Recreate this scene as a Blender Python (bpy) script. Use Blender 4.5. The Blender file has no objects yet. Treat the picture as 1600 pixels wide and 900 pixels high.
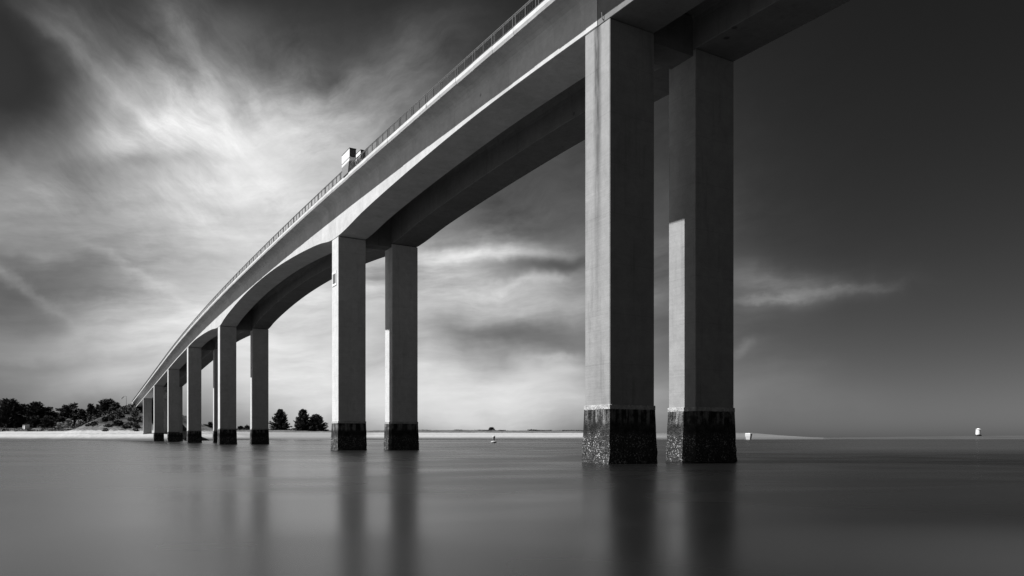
import bpy, bmesh, math, random
import numpy as np
from mathutils import Vector, Matrix, noise as mnoise

R = math.radians
scene = bpy.context.scene
COL = scene.collection

# ------------------------------------------------------------------ camera, sun, sky, exposure
F_PX, CX, HY, CAM_Z = 1170.0, 800.0, 683.0, 1.6      # focal length and horizon of the 1600x900 photograph
cam_data = bpy.data.cameras.new("camera")
cam_data.sensor_width = 36.0
cam_data.lens = F_PX / 1600 * 36
cam_data.shift_y = (HY - 450) / 1600
cam_data.clip_end = 60000
cam = bpy.data.objects.new("camera", cam_data)
cam.location = (0, 0, CAM_Z)
cam.rotation_euler = (R(90), 0, 0)
COL.objects.link(cam)
scene.camera = cam

EXPOSURE = 1.25
GAIN = 2 ** EXPOSURE
SUN_STRENGTH = 3.7
SUN_AZ, SUN_EL = R(-97.0), R(55.6)                    # azimuth from +Y towards +X
sun_vec = Vector((math.sin(SUN_AZ) * math.cos(SUN_EL), math.cos(SUN_AZ) * math.cos(SUN_EL), math.sin(SUN_EL)))
sd = bpy.data.lights.new("sun", 'SUN')
sd.energy = SUN_STRENGTH
sd.angle = R(0.5)
sd.color = (1, 1, 1)                                  # monochrome photograph
sun = bpy.data.objects.new("sun", sd)
sun.rotation_euler = sun_vec.to_track_quat('Z', 'Y').to_euler()
sun.location = (-60, 0, 90)
COL.objects.link(sun)

vs = scene.view_settings
vs.view_transform = 'Standard'
vs.look = 'None'
vs.exposure = EXPOSURE
vs.gamma = 1
vs.use_curve_mapping = False


class Nodes:
    """small helper for node graphs"""
    def __init__(self, tree):
        self.t = tree
        tree.nodes.clear()

    def new(self, kind, **props):
        n = self.t.nodes.new(kind)
        for k, v in props.items():
            setattr(n, k, v)
        return n

    def link(self, a, b):
        self.t.links.new(a, b)

    def put(self, socket, v):
        if isinstance(v, bpy.types.NodeSocket):
            self.link(v, socket)
        else:
            socket.default_value = v

    def math(self, op, a, b=None, c=None, clamp=False):
        n = self.new('ShaderNodeMath', operation=op, use_clamp=clamp)
        self.put(n.inputs[0], a)
        if b is not None:
            self.put(n.inputs[1], b)
        if c is not None:
            self.put(n.inputs[2], c)
        return n.outputs[0]

    def vmath(self, op, a, b=None, scale=None):
        n = self.new('ShaderNodeVectorMath', operation=op)
        self.put(n.inputs[0], a)
        if b is not None:
            self.put(n.inputs[1], b)
        if scale is not None:
            self.put(n.inputs['Scale'], scale)
        return n.outputs[0]

    def noise(self, vec, scale, detail=4, rough=0.55, dist=0.0, dim='3D'):
        n = self.new('ShaderNodeTexNoise', noise_dimensions=dim)
        self.put(n.inputs['Vector'], vec)
        n.inputs['Scale'].default_value = scale
        n.inputs['Detail'].default_value = detail
        n.inputs['Roughness'].default_value = rough
        n.inputs['Distortion'].default_value = dist
        return n

    def mapping(self, vec, loc=(0, 0, 0), rot=(0, 0, 0), scale=(1, 1, 1), kind='TEXTURE'):
        n = self.new('ShaderNodeMapping', vector_type=kind)
        self.put(n.inputs['Vector'], vec)
        n.inputs['Location'].default_value = loc
        n.inputs['Rotation'].default_value = rot
        n.inputs['Scale'].default_value = scale
        return n.outputs[0]

    def ramp(self, v, a, b, c=0.0, d=1.0, smooth=True):
        n = self.new('ShaderNodeMapRange', interpolation_type='SMOOTHSTEP' if smooth else 'LINEAR')
        self.put(n.inputs['Value'], v)
        for i, x in zip(('From Min', 'From Max', 'To Min', 'To Max'), (a, b, c, d)):
            self.put(n.inputs[i], x)
        return n.outputs[0]

    def mix(self, f, a, b):
        n = self.new('ShaderNodeMix', data_type='FLOAT')
        self.put(n.inputs[0], f)
        self.put(n.inputs[2], a)
        self.put(n.inputs[3], b)
        return n.outputs[0]


def grey(v):
    """sRGB 0..255 grey -> linear"""
    v /= 255
    return v / 12.92 if v < 0.04045 else ((v + 0.055) / 1.055) ** 2.4


def sky_dir(px, py):
    """direction of the sky (azimuth, elevation) that the photograph shows at a pixel"""
    a = math.atan((px - CX) / F_PX)
    return a, math.atan((HY - py) / F_PX * math.cos(a))


world = bpy.data.worlds.new("World")
scene.world = world
world.use_nodes = True
W = Nodes(world.node_tree)
SKY_STRENGTH = 0.1
tc = W.new('ShaderNodeTexCoord').outputs['Generated']
sep = W.new('ShaderNodeSeparateXYZ')
W.link(tc, sep.inputs[0])
az = W.math('ARCTAN2', sep.outputs[0], sep.outputs[1])
el = W.math('ARCSINE', W.math('MINIMUM', W.math('MAXIMUM', sep.outputs[2], -1.0), 1.0))
elp = W.math('MAXIMUM', el, 0.0)
cmb = W.new('ShaderNodeCombineXYZ')
W.link(az, cmb.inputs[0])
W.link(elp, cmb.inputs[1])
P = cmb.outputs[0]
nish = W.new('ShaderNodeTexSky', sky_type='NISHITA')
nish.sun_disc = False
nish.sun_elevation = SUN_EL
nish.sun_rotation = SUN_AZ % (2 * math.pi)
nish.air_density = 1.0
nish.dust_density = 0.6
nish.ozone_density = 1.0
nsep = W.new('ShaderNodeSeparateColor')               # a red filter on black and white film
W.link(nish.outputs[0], nsep.inputs[0])
red = nsep.outputs[0]
# domain warp
w1 = W.noise(P, 5.0, 2, 0.5)
w2 = W.noise(P, 17.0, 3, 0.5)
wv = W.vmath('ADD', W.vmath('SCALE', W.vmath('SUBTRACT', w1.outputs['Color'], (0.5, 0.5, 0.5)), scale=0.10),
             W.vmath('SCALE', W.vmath('SUBTRACT', w2.outputs['Color'], (0.5, 0.5, 0.5)), scale=0.035))
PW = W.vmath('ADD', P, wv)


# The cloud cover is carried along in the z of a vector (azimuth, elevation, cover), so the nodes form one chain.
def start(vec, cover):
    q = W.new('ShaderNodeSeparateXYZ')
    W.link(vec, q.inputs[0])
    c = W.new('ShaderNodeCombineXYZ')
    W.link(q.outputs[0], c.inputs[0])
    W.link(q.outputs[1], c.inputs[1])
    W.put(c.inputs[2], cover)
    return c.outputs[0]


def bank(vec, a, e, rx, ry, rot, amp):
    """add a soft elliptical bank of cloud: direction, radii in radians, tilt in degrees, amount"""
    m = W.mapping(vec, (a, e, 0), (0, 0, R(rot)), (rx, ry, 1e6))
    d = W.new('ShaderNodeVectorMath', operation='DOT_PRODUCT')
    W.link(m, d.inputs[0])
    W.link(m, d.inputs[1])
    g = W.math('POWER', 0.1353, d.outputs['Value'])
    n = W.new('ShaderNodeVectorMath', operation='MULTIPLY_ADD')
    W.link(g, n.inputs[0])
    n.inputs[1].default_value = (0, 0, amp)
    W.link(vec, n.inputs[2])
    return n.outputs[0]


def cover_of(vec):
    q = W.new('ShaderNodeSeparateXYZ')
    W.link(vec, q.inputs[0])
    return q.outputs[2]


# tilt: positive = rises to the right
BLOBS = [
    (300, 450, 700, 350, 0, 0.28),
    (650, 350, 500, 350, 20, 0.13),
    (500, 60, 300, 160, 0, 0.07),
    (850, 600, 700, 200, 0, 0.10),
    (1000, 350, 400, 350, 0, 0.09),
    (330, 260, 350, 120, 10, 0.28),
    (800, 410, 260, 60, 5, 0.07),
    (0, 0, 90, 50, -20, -0.08),
    (20, 280, 130, 200, 0, -0.05),
    (340, 190, 300, 180, -25, 0.38),
    (90, 40, 220, 60, -30, 0.08),
    (300, 50, 70, 200, 25, 0.12),
    (540, 175, 240, 90, 22, 0.24),
    (330, 30, 260, 200, -30, -0.08),
    (60, 270, 300, 90, 8, 0.19),
    (230, 275, 150, 50, 15, -0.21),
    (250, 340, 260, 90, 0, 0.05),
    (400, 360, 260, 110, 8, 0.17),
    (110, 405, 260, 40, -12, 0.10),
    (60, 350, 220, 80, 0, 0.10),
    (330, 450, 240, 80, 8, 0.04),
    (170, 510, 240, 80, 10, 0.14),
    (300, 560, 330, 130, 0, 0.20),
    (490, 580, 300, 150, 0, 0.33),
    (80, 620, 220, 60, 0, -0.15),
    (520, 420, 240, 140, 0, 0.18),
    (670, 430, 170, 45, 3, 0.20),
    (790, 400, 170, 30, 5, 0.23),
    (720, 360, 200, 60, 12, -0.04),
    (850, 430, 120, 30, 12, -0.21),
    (760, 475, 260, 40, 3, 0.16),
    (890, 480, 160, 60, 5, 0.17),
    (800, 630, 320, 90, 0, 0.53),
    (860, 570, 160, 40, 8, 0.25),
    (960, 560, 200, 90, 0, -0.05),
    (1030, 480, 220, 200, 0, 0.07),
    (1200, 440, 150, 30, -2, 0.14),
    (1290, 455, 170, 22, 1, 0.07),
    (1180, 478, 130, 40, 2, 0.04),
    (1180, 548, 70, 22, 25, 0.03),
    (1200, 620, 220, 70, 0, 0.12),
    (45, 150, 160, 110, -40, -0.25),
    (20, 460, 120, 60, -30, -0.07),
    (190, 440, 180, 35, -5, -0.13),
    (780, 522, 190, 30, 3, -0.13),
    (840, 445, 120, 20, 8, 0.19),
    (600, 260, 300, 160, 20, -0.06),
    (130, 590, 200, 40, 5, 0.19),
]
V = start(PW, 0.0)
for px, py, rx, ry, rot, amp in BLOBS:
    V = bank(V, *sky_dir(px, py), rx / F_PX, ry / F_PX, rot, amp)
for b in ((R(-96), R(18), 0.70, 0.70, 0, 1.1), (R(-135), R(10), 0.4, 0.25, 0, 0.5)):   # unseen bright cloud added at the left to light the girder web
    V = bank(V, *b)
# finer streaks, less stirred by the wind
w3 = W.noise(P, 45.0, 4, 0.6)
PF = W.vmath('ADD', W.vmath('ADD', P, W.vmath('SCALE', wv, scale=0.55)), W.vmath('SCALE', W.vmath('SUBTRACT', w3.outputs['Color'], (0.5, 0.5, 0.5)), scale=0.018))
FINE = [
    (100, 400, 100, 32, 0, -0.13), (250, 300, 130, 42, 8, -0.12), (150, 95, 60, 30, -40, -0.12), (300, 60, 60, 45, 0, -0.12), (690, 345, 90, 40, 15, 0.12), (400, 260, 140, 70, 0, -0.05),
    (40, 605, 110, 40, 0, -0.12), (840, 428, 110, 18, 10, 0.05), (190, 255, 80, 45, 20, 0.09), (160, 500, 150, 45, 0, 0.06), (560, 185, 110, 40, 25, 0.07), (250, 565, 130, 45, 0, -0.08),
    (1205, 441, 95, 11, -2, 0.06), (1240, 463, 150, 7, 2, 0.07), (1180, 472, 80, 8, 5, 0.10), (1162, 546, 26, 9, 30, 0.12), (1320, 449, 110, 6, -2, 0.08),
    (790, 405, 160, 10, 4, 0.16), (720, 402, 90, 12, 0, 0.12), (880, 438, 55, 7, 20, 0.07), (800, 449, 120, 7, 8, 0.10), (690, 440, 90, 18, 5, 0.10), (870, 553, 70, 6, 4, 0.10),
    (760, 360, 90, 9, 12, 0.10), (720, 385, 120, 7, 3, -0.06), (840, 426, 90, 7, 10, -0.05), (740, 520, 120, 12, 2, -0.05),
    (60, 22, 110, 9, -22, 0.12), (135, 78, 120, 14, -36, 0.14), (205, 145, 130, 13, -44, 0.15), (262, 112, 130, 9, -46, 0.10), (302, 82, 95, 8, -60, 0.14), (268, 40, 60, 7, -58, 0.08),
    (115, 20, 90, 8, -28, 0.10), (385, 150, 80, 9, -45, 0.10), (180, 100, 110, 7, -40, -0.08), (500, 145, 100, 9, 32, 0.14), (565, 122, 100, 8, 22, 0.08), (560, 190, 120, 9, 28, 0.08),
    (90, 403, 160, 9, -9, 0.06), (195, 424, 100, 8, -24, 0.12), (32, 440, 80, 8, -38, 0.14), (300, 300, 170, 12, 8, 0.07), (255, 262, 150, 11, 12, -0.12), (180, 330, 210, 9, 5, -0.06),
    (340, 405, 160, 8, 6, -0.08), (140, 455, 130, 11, 0, -0.08), (110, 510, 120, 16, 30, 0.06), (60, 560, 160, 9, 4, -0.06),
]
V = start(PF, cover_of(V))
for px, py, rx, ry, rot, amp in FINE:
    high = py < 250
    V = bank(V, *sky_dir(px, py), rx / F_PX * (0.85 if high else 1), ry / F_PX * (1.7 if high else 1.3), rot, amp * (0.6 if high else 0.85))
M = cover_of(V)
# fibres: slanting cirrus high up, level layers low down
wf = W.vmath('SCALE', wv, scale=0.8)
f1 = W.noise(W.mapping(W.vmath('ADD', P, wf), (0, 0, 0), (0, 0, R(-40)), (0.24, 0.095, 1)), 1.0, 9, 0.67)
f1b = W.noise(W.mapping(W.vmath('ADD', P, wf), (0.3, 0.1, 0.4), (0, 0, R(20)), (0.22, 0.10, 1)), 1.0, 9, 0.67)
f2 = W.noise(W.mapping(W.vmath('ADD', P, W.vmath('SCALE', wv, scale=0.4)), (0.2, 0.3, 0.7), (0, 0, R(4)), (0.22, 0.045, 1)), 1.0, 9, 0.63)
soft = W.noise(W.mapping(P, (0.7, 0.2, 0), (0, 0, R(10)), (0.16, 0.09, 1)), 1.0, 3, 0.5).outputs['Fac']
right_of = W.ramp(az, -0.44, -0.24)
fu = W.mix(right_of, f1.outputs['Fac'], f1b.outputs['Fac'])
F = W.mix(W.ramp(el, 0.18, 0.34), f2.outputs['Fac'], fu)
M = W.math('MULTIPLY', M, W.ramp(el, 0.12, 0.30, 1.10, 1.02))
Fc = W.math('MULTIPLY', W.math('SUBTRACT', F, 0.485), W.math('MULTIPLY', W.ramp(soft, 0.35, 0.65, 0.55, 1.3), W.ramp(el, 0.06, 0.26, 0.36, 1.0)))
dens = W.math('MULTIPLY', M, W.math('ADD', 1.0, W.math('MULTIPLY', Fc, 1.25)))
dens = W.math('ADD', dens, W.math('MULTIPLY', Fc, W.math('MULTIPLY', W.ramp(M, 0.05, 0.4), 0.28)))
dens = W.math('MINIMUM', W.math('MAXIMUM', dens, -0.35), 1.05)
# clear sky: red-filtered Nishita with added film contrast
BASE_GAIN, BASE_POW = 0.0112, 1.52
clear = W.math('MINIMUM', W.math('MULTIPLY', W.math('POWER', red, BASE_POW), BASE_GAIN), 0.2)
clear = W.math('MULTIPLY', clear, W.ramp(W.math('ABSOLUTE', az), 0.9, 1.7, 1.0, 1.1))     # sky outside the view brightened to fill the shaded pier faces
CLOUD = grey(238)
thin = W.math('POWER', W.math('MAXIMUM', dens, 0.0), 1.7)
lum = W.math('ADD', W.math('MULTIPLY', clear, W.math('SUBTRACT', 1.0, dens)), W.math('MULTIPLY', thin, CLOUD))
col = W.math('DIVIDE', lum, GAIN * SKY_STRENGTH)
cc = W.new('ShaderNodeCombineColor')
for i in range(3):
    W.link(col, cc.inputs[i])
bg = W.new('ShaderNodeBackground')
bg.inputs['Strength'].default_value = SKY_STRENGTH
W.link(cc.outputs[0], bg.inputs['Color'])
wo = W.new('ShaderNodeOutputWorld')
W.link(bg.outputs[0], wo.inputs[0])
world.cycles.sampling_method = 'MANUAL'
world.cycles.sample_map_resolution = 512

# ------------------------------------------------------------------ materials
def material(name):
    m = bpy.data.materials.new(name)
    m.use_nodes = True
    n = Nodes(m.node_tree)
    out = n.new('ShaderNodeOutputMaterial')
    b = n.new('ShaderNodeBsdfPrincipled')
    n.link(b.outputs[0], out.inputs[0])
    return m, n, b


def set_grey(n, b, v):
    if isinstance(v, bpy.types.NodeSocket):
        c = n.new('ShaderNodeCombineColor')
        for i in range(3):
            n.link(v, c.inputs[i])
        n.link(c.outputs[0], b.inputs['Base Color'])
    else:
        b.inputs['Base Color'].default_value = (v, v, v, 1)


def bump(n, b, height, strength, dist=0.02):
    k = n.new('ShaderNodeBump')
    k.inputs['Strength'].default_value = strength
    k.inputs['Distance'].default_value = dist
    n.link(height, k.inputs['Height'])
    n.link(k.outputs[0], b.inputs['Normal'])


def plain(name, v, rough=0.6, metal=0.0, var=0.15, scale=6.0):
    m, n, b = material(name)
    tcn = n.new('ShaderNodeTexCoord').outputs['Object']
    nz = n.noise(tcn, scale, 5)
    set_grey(n, b, n.ramp(nz.outputs['Fac'], 0.3, 0.7, v * (1 - var), v * (1 + var), False))
    b.inputs['Roughness'].default_value = rough
    b.inputs['Metallic'].default_value = metal
    return m


def concrete(name, v, streaks=0.22, board=0.06, stain=None, lift=3.0):
    """weathered cast concrete: cloudy tone, run-off streaks down the face, lift joints"""
    m, n, b = material(name)
    o = n.new('ShaderNodeTexCoord').outputs['Object']
    s = n.new('ShaderNodeSeparateXYZ')
    n.link(o, s.inputs[0])
    big = n.noise(o, 0.35, 4, 0.6).outputs['Fac']
    fine = n.noise(o, 9.0, 6, 0.65).outputs['Fac']
    st = n.noise(n.mapping(o, scale=(0.55, 0.55, 7.0)), 1.0, 5, 0.6).outputs['Fac']
    bd = n.noise(n.mapping(o, scale=(3.0, 3.0, 0.12)), 1.0, 2, 0.5).outputs['Fac']
    blot = n.noise(o, 1.3, 6, 0.68, 0.6).outputs['Fac']
    k = n.math('ADD', 1.0, n.math('MULTIPLY', n.math('SUBTRACT', big, 0.5), 0.45))
    k = n.math('MULTIPLY', k, n.math('ADD', 1.0, n.math('MULTIPLY', n.math('SUBTRACT', blot, 0.5), 0.55)))
    k = n.math('MULTIPLY', k, n.math('ADD', 1.0, n.math('MULTIPLY', n.math('SUBTRACT', fine, 0.5), 0.22)))
    k = n.math('MULTIPLY', k, n.math('SUBTRACT', 1.0, n.ramp(st, 0.52, 0.75, 0.0, streaks)))
    k = n.math('MULTIPLY', k, n.math('ADD', 1.0, n.math('MULTIPLY', n.math('SUBTRACT', bd, 0.5), board * 2)))
    if lift:
        fr = n.math('FRACT', n.math('DIVIDE', s.outputs[2], lift))
        ln = n.ramp(n.math('ABSOLUTE', n.math('SUBTRACT', fr, 0.5)), 0.490, 0.499, 0.0, 0.14)
        k = n.math('MULTIPLY', k, n.math('SUBTRACT', 1.0, ln))
    if stain:                                           # a dark run of dirt below the deck joint
        u0, wid, z0, z1, amt = stain
        nn = n.noise(n.mapping(o, scale=(0.3, 0.3, 2.2)), 1.0, 5, 0.65).outputs['Fac']
        du = n.math('ABSOLUTE', n.math('SUBTRACT', s.outputs[1], n.math('ADD', u0, n.math('MULTIPLY', n.math('SUBTRACT', nn, 0.5), 0.35))))
        a = n.ramp(du, 0.03, wid, 1.0, 0.0)
        a = n.math('MULTIPLY', a, n.ramp(s.outputs[2], z0, z1, 0.12, 1.0))
        a = n.math('MULTIPLY', a, n.ramp(nn, 0.25, 0.6, 0.45, 1.0))
        k = n.math('MULTIPLY', k, n.math('SUBTRACT', 1.0, n.math('MULTIPLY', a, amt)))
    if not lift:
        vo = n.new('ShaderNodeTexVoronoi')
        vo.inputs['Scale'].default_value = 1.0
        n.link(n.mapping(o, (0.3, 0.2, 0.1), scale=(2.4, 2.4, 2.4)), vo.inputs['Vector'])
        sp = n.math('MULTIPLY', n.ramp(vo.outputs['Distance'], 0.05, 0.10, 1.0, 0.0), n.ramp(n.noise(o, 0.22, 2).outputs['Fac'], 0.52, 0.6))
        k = n.math('MULTIPLY', k, n.math('SUBTRACT', 1.0, n.math('MULTIPLY', sp, 0.6)))
        seg = n.math('FRACT', n.math('DIVIDE', s.outputs[1], 3.0))
        k = n.math('MULTIPLY', k, n.ramp(n.math('ABSOLUTE', n.math('SUBTRACT', seg, 0.5)), 0.485, 0.497, 1.0, 0.9))
        cell = n.new('ShaderNodeTexWhiteNoise')
        cell.noise_dimensions = '1D'
        n.link(n.math('FLOOR', n.math('DIVIDE', s.outputs[1], 3.0)), cell.inputs['W'])
        k = n.math('MULTIPLY', k, n.ramp(cell.outputs['Value'], 0.0, 1.0, 0.95, 1.05, False))
    set_grey(n, b, n.math('MULTIPLY', k, v))
    b.inputs['Roughness'].default_value = 0.85
    b.inputs['Specular IOR Level'].default_value = 0.25
    hh = n.math('ADD', n.math('MULTIPLY', fine, 0.6), n.math('MULTIPLY', bd, 0.8))
    bump(n, b, hh, 0.35, 0.02)
    return m


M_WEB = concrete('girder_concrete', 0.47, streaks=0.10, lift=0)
M_WEB_SHADED = concrete('shaded_girder_concrete', 0.17, streaks=0.2, lift=0)  # girder concrete darkened: shade under the deck put into the colour
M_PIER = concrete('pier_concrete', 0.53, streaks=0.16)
M_PIER_DIMMED = concrete('dimmed_pier_concrete', 0.29, streaks=0.22)  # darker copy: weaker light on first and last piers put into the colour
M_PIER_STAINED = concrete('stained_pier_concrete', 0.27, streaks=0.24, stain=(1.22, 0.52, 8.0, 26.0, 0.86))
M_EDGE = concrete('edge_beam_concrete', 0.55, streaks=0.08, lift=0)
M_JOINT = plain('joint_rubber', 0.02, 0.9)
M_STEEL = plain('galvanised_steel', 0.11, 0.5, 0.0, 0.2)
M_WHITE = plain('white_paint', 0.75, 0.5, 0, 0.05)
M_DARK = plain('dark_paint', 0.03, 0.5, 0, 0.2)
M_PANEL = plain('grey_sheet_metal', 0.22, 0.5, 0, 0.1)
M_GLASS = plain('dark_glazing', 0.09, 0.15, 0, 0.1)
M_BUOY = plain('weathered_buoy_paint', 0.36, 0.6, 0, 0.3)
M_SIGN = plain('sign_grey', 0.13, 0.5, 0, 0.1)
M_ASPHALT = plain('asphalt', 0.05, 0.9, 0, 0.3)


def tidal():
    """pier foot between the tides: pale rim, algae band, barnacles at the bottom"""
    m, n, b = material('tidal_concrete')
    o = n.new('ShaderNodeTexCoord').outputs['Object']
    s = n.new('ShaderNodeSeparateXYZ')
    n.link(o, s.inputs[0])
    nz = n.noise(o, 1.6, 5, 0.65).outputs['Fac']
    drip = n.noise(n.mapping(o, scale=(0.35, 0.35, 3.0)), 1.0, 4, 0.6).outputs['Fac']
    z = n.math('ADD', s.outputs[2], n.math('MULTIPLY', n.math('SUBTRACT', drip, 0.5), 0.9))
    fine = n.noise(o, 11.0, 5, 0.7).outputs['Fac']
    algae = n.ramp(n.math('ADD', n.math('MULTIPLY', nz, 0.6), n.math('MULTIPLY', fine, 0.4)), 0.42, 0.66, 0.010, 0.065)
    upper = n.ramp(n.math('ADD', n.math('MULTIPLY', drip, 0.6), n.math('MULTIPLY', nz, 0.4)), 0.44, 0.60, 0.012, 0.19)
    body = n.mix(n.ramp(z, 2.35, 2.75), algae, upper)
    vo = n.new('ShaderNodeTexVoronoi')
    vo.inputs['Scale'].default_value = 8.0
    n.link(n.vmath('ADD', o, n.vmath('SCALE', n.noise(o, 5.0, 3).outputs['Color'], scale=0.25)), vo.inputs['Vector'])
    spot = n.ramp(vo.outputs['Distance'], 0.22, 0.45, 1.0, 0.0)
    patch = n.ramp(n.math('ADD', n.math('MULTIPLY', nz, 0.6), n.math('MULTIPLY', fine, 0.5)), 0.50, 0.60)
    barn = n.mix(n.math('MULTIPLY', spot, patch), n.ramp(fine, 0.4, 0.65, 0.015, 0.07), 0.42)
    body = n.mix(n.ramp(z, 1.45, 2.0, 1.0, 0.0), body, barn)
    body = n.mix(n.ramp(n.math('ADD', s.outputs[2], n.math('MULTIPLY', n.math('SUBTRACT', fine, 0.5), 0.12)), 3.25, 3.32), body, n.ramp(nz, 0.35, 0.75, 0.50, 0.26))
    set_grey(n, b, body)
    b.inputs['Roughness'].default_value = 0.8
    b.inputs['Specular IOR Level'].default_value = 0.2
    bump(n, b, n.math('ADD', spot, fine), 0.8, 0.06)
    return m


M_TIDE = tidal()


def water_material():
    m, n, b = material('sea_water')
    o = n.new('ShaderNodeTexCoord').outputs['Object']
    q = n.new('ShaderNodeSeparateXYZ')
    n.link(o, q.inputs[0])
    a = n.noise(n.mapping(o, scale=(120, 40, 1)), 1.0, 2, 0.5, 0.4).outputs['Fac']
    c = n.noise(n.mapping(o, (13, 7, 0), (0, 0, 0.15), (13, 7, 1)), 1.0, 2, 0.5, 0.6).outputs['Fac']
    v = n.math('ADD', n.math('MULTIPLY', a, 0.5), n.math('MULTIPLY', c, 0.5))
    # reflected light put in the colour: paler left, front, far right; dark under bridge
    sh = n.math('ADD', n.math('ADD', q.outputs[0], n.math('MULTIPLY', q.outputs[1], 0.12)), n.math('MULTIPLY', n.math('SUBTRACT', v, 0.5), 6.0))
    brighten = n.ramp(sh, 1.0, -7.5)
    dd = n.vmath('SUBTRACT', o, (8.0, 8.5, 0))
    ln = n.new('ShaderNodeVectorMath', operation='LENGTH')
    n.link(dd, ln.inputs[0])
    brighten2 = n.math('MULTIPLY', n.ramp(ln.outputs['Value'], 1.0, 6.5, 1.0, 0.0), 0.55)
    brighten3 = n.math('MULTIPLY', n.math('MULTIPLY', n.ramp(q.outputs[1], 60.0, 110.0), n.ramp(n.math('DIVIDE', q.outputs[0], n.math('MAXIMUM', q.outputs[1], 1.0)), 0.28, 0.5)), 0.55)
    brighten2 = n.math('MAXIMUM', brighten2, brighten3)
    tt = n.math('ADD', n.math('MULTIPLY', n.math('SUBTRACT', q.outputs[0], 5.83), 0.863), n.math('MULTIPLY', n.math('SUBTRACT', q.outputs[1], 44.57), 0.505))
    brighten = n.math('MULTIPLY', brighten, n.ramp(tt, -5.0, -17.0))
    brighten = n.math('MULTIPLY', n.math('MAXIMUM', brighten, brighten2), n.ramp(v, 0.3, 0.7, 0.75, 1.2))
    set_grey(n, b, n.math('ADD', n.math('MULTIPLY', brighten, 0.052), 0.003))
    n.link(n.ramp(v, 0.35, 0.65, 0.23, 0.31), b.inputs['Roughness'])
    b.inputs['IOR'].default_value = 1.38
    return m


def shore_material():
    m, n, b = material('sand_and_dune_grass')
    o = n.new('ShaderNodeTexCoord').outputs['Object']
    s = n.new('ShaderNodeSeparateXYZ')
    n.link(o, s.inputs[0])
    z = s.outputs[2]
    n1 = n.noise(o, 0.09, 5, 0.6).outputs['Fac']
    n2 = n.noise(o, 0.5, 5, 0.65).outputs['Fac']
    n3 = n.noise(n.mapping(o, scale=(1, 1, 0.15)), 0.045, 5, 0.6).outputs['Fac']
    sand = n.ramp(n2, 0.3, 0.7, 0.24, 0.33)
    wrack = n.math('MULTIPLY', n.ramp(n.math('ABSOLUTE', n.math('SUBTRACT', z, n.math('ADD', 2.9, n3))), 0.10, 0.35, 1.0, 0.0), n.ramp(n2, 0.42, 0.60))
    sand = n.mix(n.math('MULTIPLY', wrack, 0.6), sand, 0.12)
    zz = n.math('ADD', z, n.math('MULTIPLY', n.math('SUBTRACT', n3, 0.5), 0.8))
    sand = n.mix(n.ramp(zz, 0.3, 2.3, 1.0, 0.0), sand, 0.05)          # wet foreshore
    wetflat = n.ramp(n.math('ABSOLUTE', n.math('SUBTRACT', s.outputs[0], -130.0)), 22.0, 46.0, 1.0, 0.0)
    wetflat = n.math('MULTIPLY', wetflat, n.ramp(s.outputs[1], 405, 430))
    sand = n.mix(n.math('MULTIPLY', wetflat, 0.62), sand, 0.13)
    spit = n.ramp(s.outputs[0], 60.0, 130.0)
    sand = n.mix(n.math('MULTIPLY', spit, 0.85), sand, 0.085)
    grass = n.ramp(n.math('ADD', n.math('MULTIPLY', n1, 0.4), n.math('MULTIPLY', n2, 0.6)), 0.38, 0.62, 0.022, 0.13)
    hill = n.ramp(n.math('ADD', n.math('MULTIPLY', n1, 0.5), n.math('MULTIPLY', n2, 0.5)), 0.42, 0.60, 0.010, 0.060)
    grass = n.mix(n.ramp(n.math('ADD', z, n.math('MULTIPLY', n.math('SUBTRACT', n1, 0.5), 8.0)), 7.0, 8.8), grass, hill)
    veg = n.ramp(n.math('ADD', z, n.math('MULTIPLY', n.math('SUBTRACT', n2, 0.5), 4.0)), 4.4, 5.2)
    veg = n.math('MULTIPLY', veg, n.ramp(z, 4.0, 4.5))
    set_grey(n, b, n.mix(veg, sand, grass))
    b.inputs['Roughness'].default_value = 0.95
    b.inputs['Specular IOR Level'].default_value = 0.1
    bump(n, b, n2, 0.5, 0.5)
    return m


def foliage(name, lo, hi):
    m, n, b = material(name)
    o = n.new('ShaderNodeTexCoord').outputs['Object']
    nz = n.noise(o, 0.55, 4, 0.6).outputs['Fac']
    set_grey(n, b, n.ramp(nz, 0.35, 0.68, lo, hi))
    b.inputs['Roughness'].default_value = 0.8
    b.inputs['Specular IOR Level'].default_value = 0.15
    return m


M_WATER = water_material()
M_SHORE = shore_material()
M_BANK = plain('wet_mud', 0.035, 0.8, 0, 0.35, 0.03)
M_PINE = foliage('dark_needles', 0.018, 0.045)
M_PINE2 = foliage('grey_needles', 0.03, 0.075)
M_SCRUB = foliage('scrub_leaves', 0.03, 0.14)
M_PALE = foliage('pale_tamarisk', 0.20, 0.42)
M_BARK = plain('bark', 0.05, 0.9, 0, 0.3)
M_SKIN = plain('skin', 0.3, 0.6)
M_CLOTH = plain('dark_clothing', 0.03, 0.9)

# ------------------------------------------------------------------ building helpers
def mesh_obj(name, bm, mat, parent=None, smooth=False, **tags):
    me = bpy.data.meshes.new(name)
    bmesh.ops.recalc_face_normals(bm, faces=bm.faces)
    bm.to_mesh(me)
    bm.free()
    if smooth:
        me.polygons.foreach_set('use_smooth', [True] * len(me.polygons))
    me.materials.append(mat)
    o = bpy.data.objects.new(name, me)
    COL.objects.link(o)
    if parent:
        o.parent = parent
    for k, v in tags.items():
        o[k] = v
    return o


def raw_obj(name, verts, faces, mat, parent=None, **tags):
    me = bpy.data.meshes.new(name)
    me.from_pydata(verts, [], faces)
    me.update()
    me.materials.append(mat)
    o = bpy.data.objects.new(name, me)
    COL.objects.link(o)
    if parent:
        o.parent = parent
    for k, v in tags.items():
        o[k] = v
    return o


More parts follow.
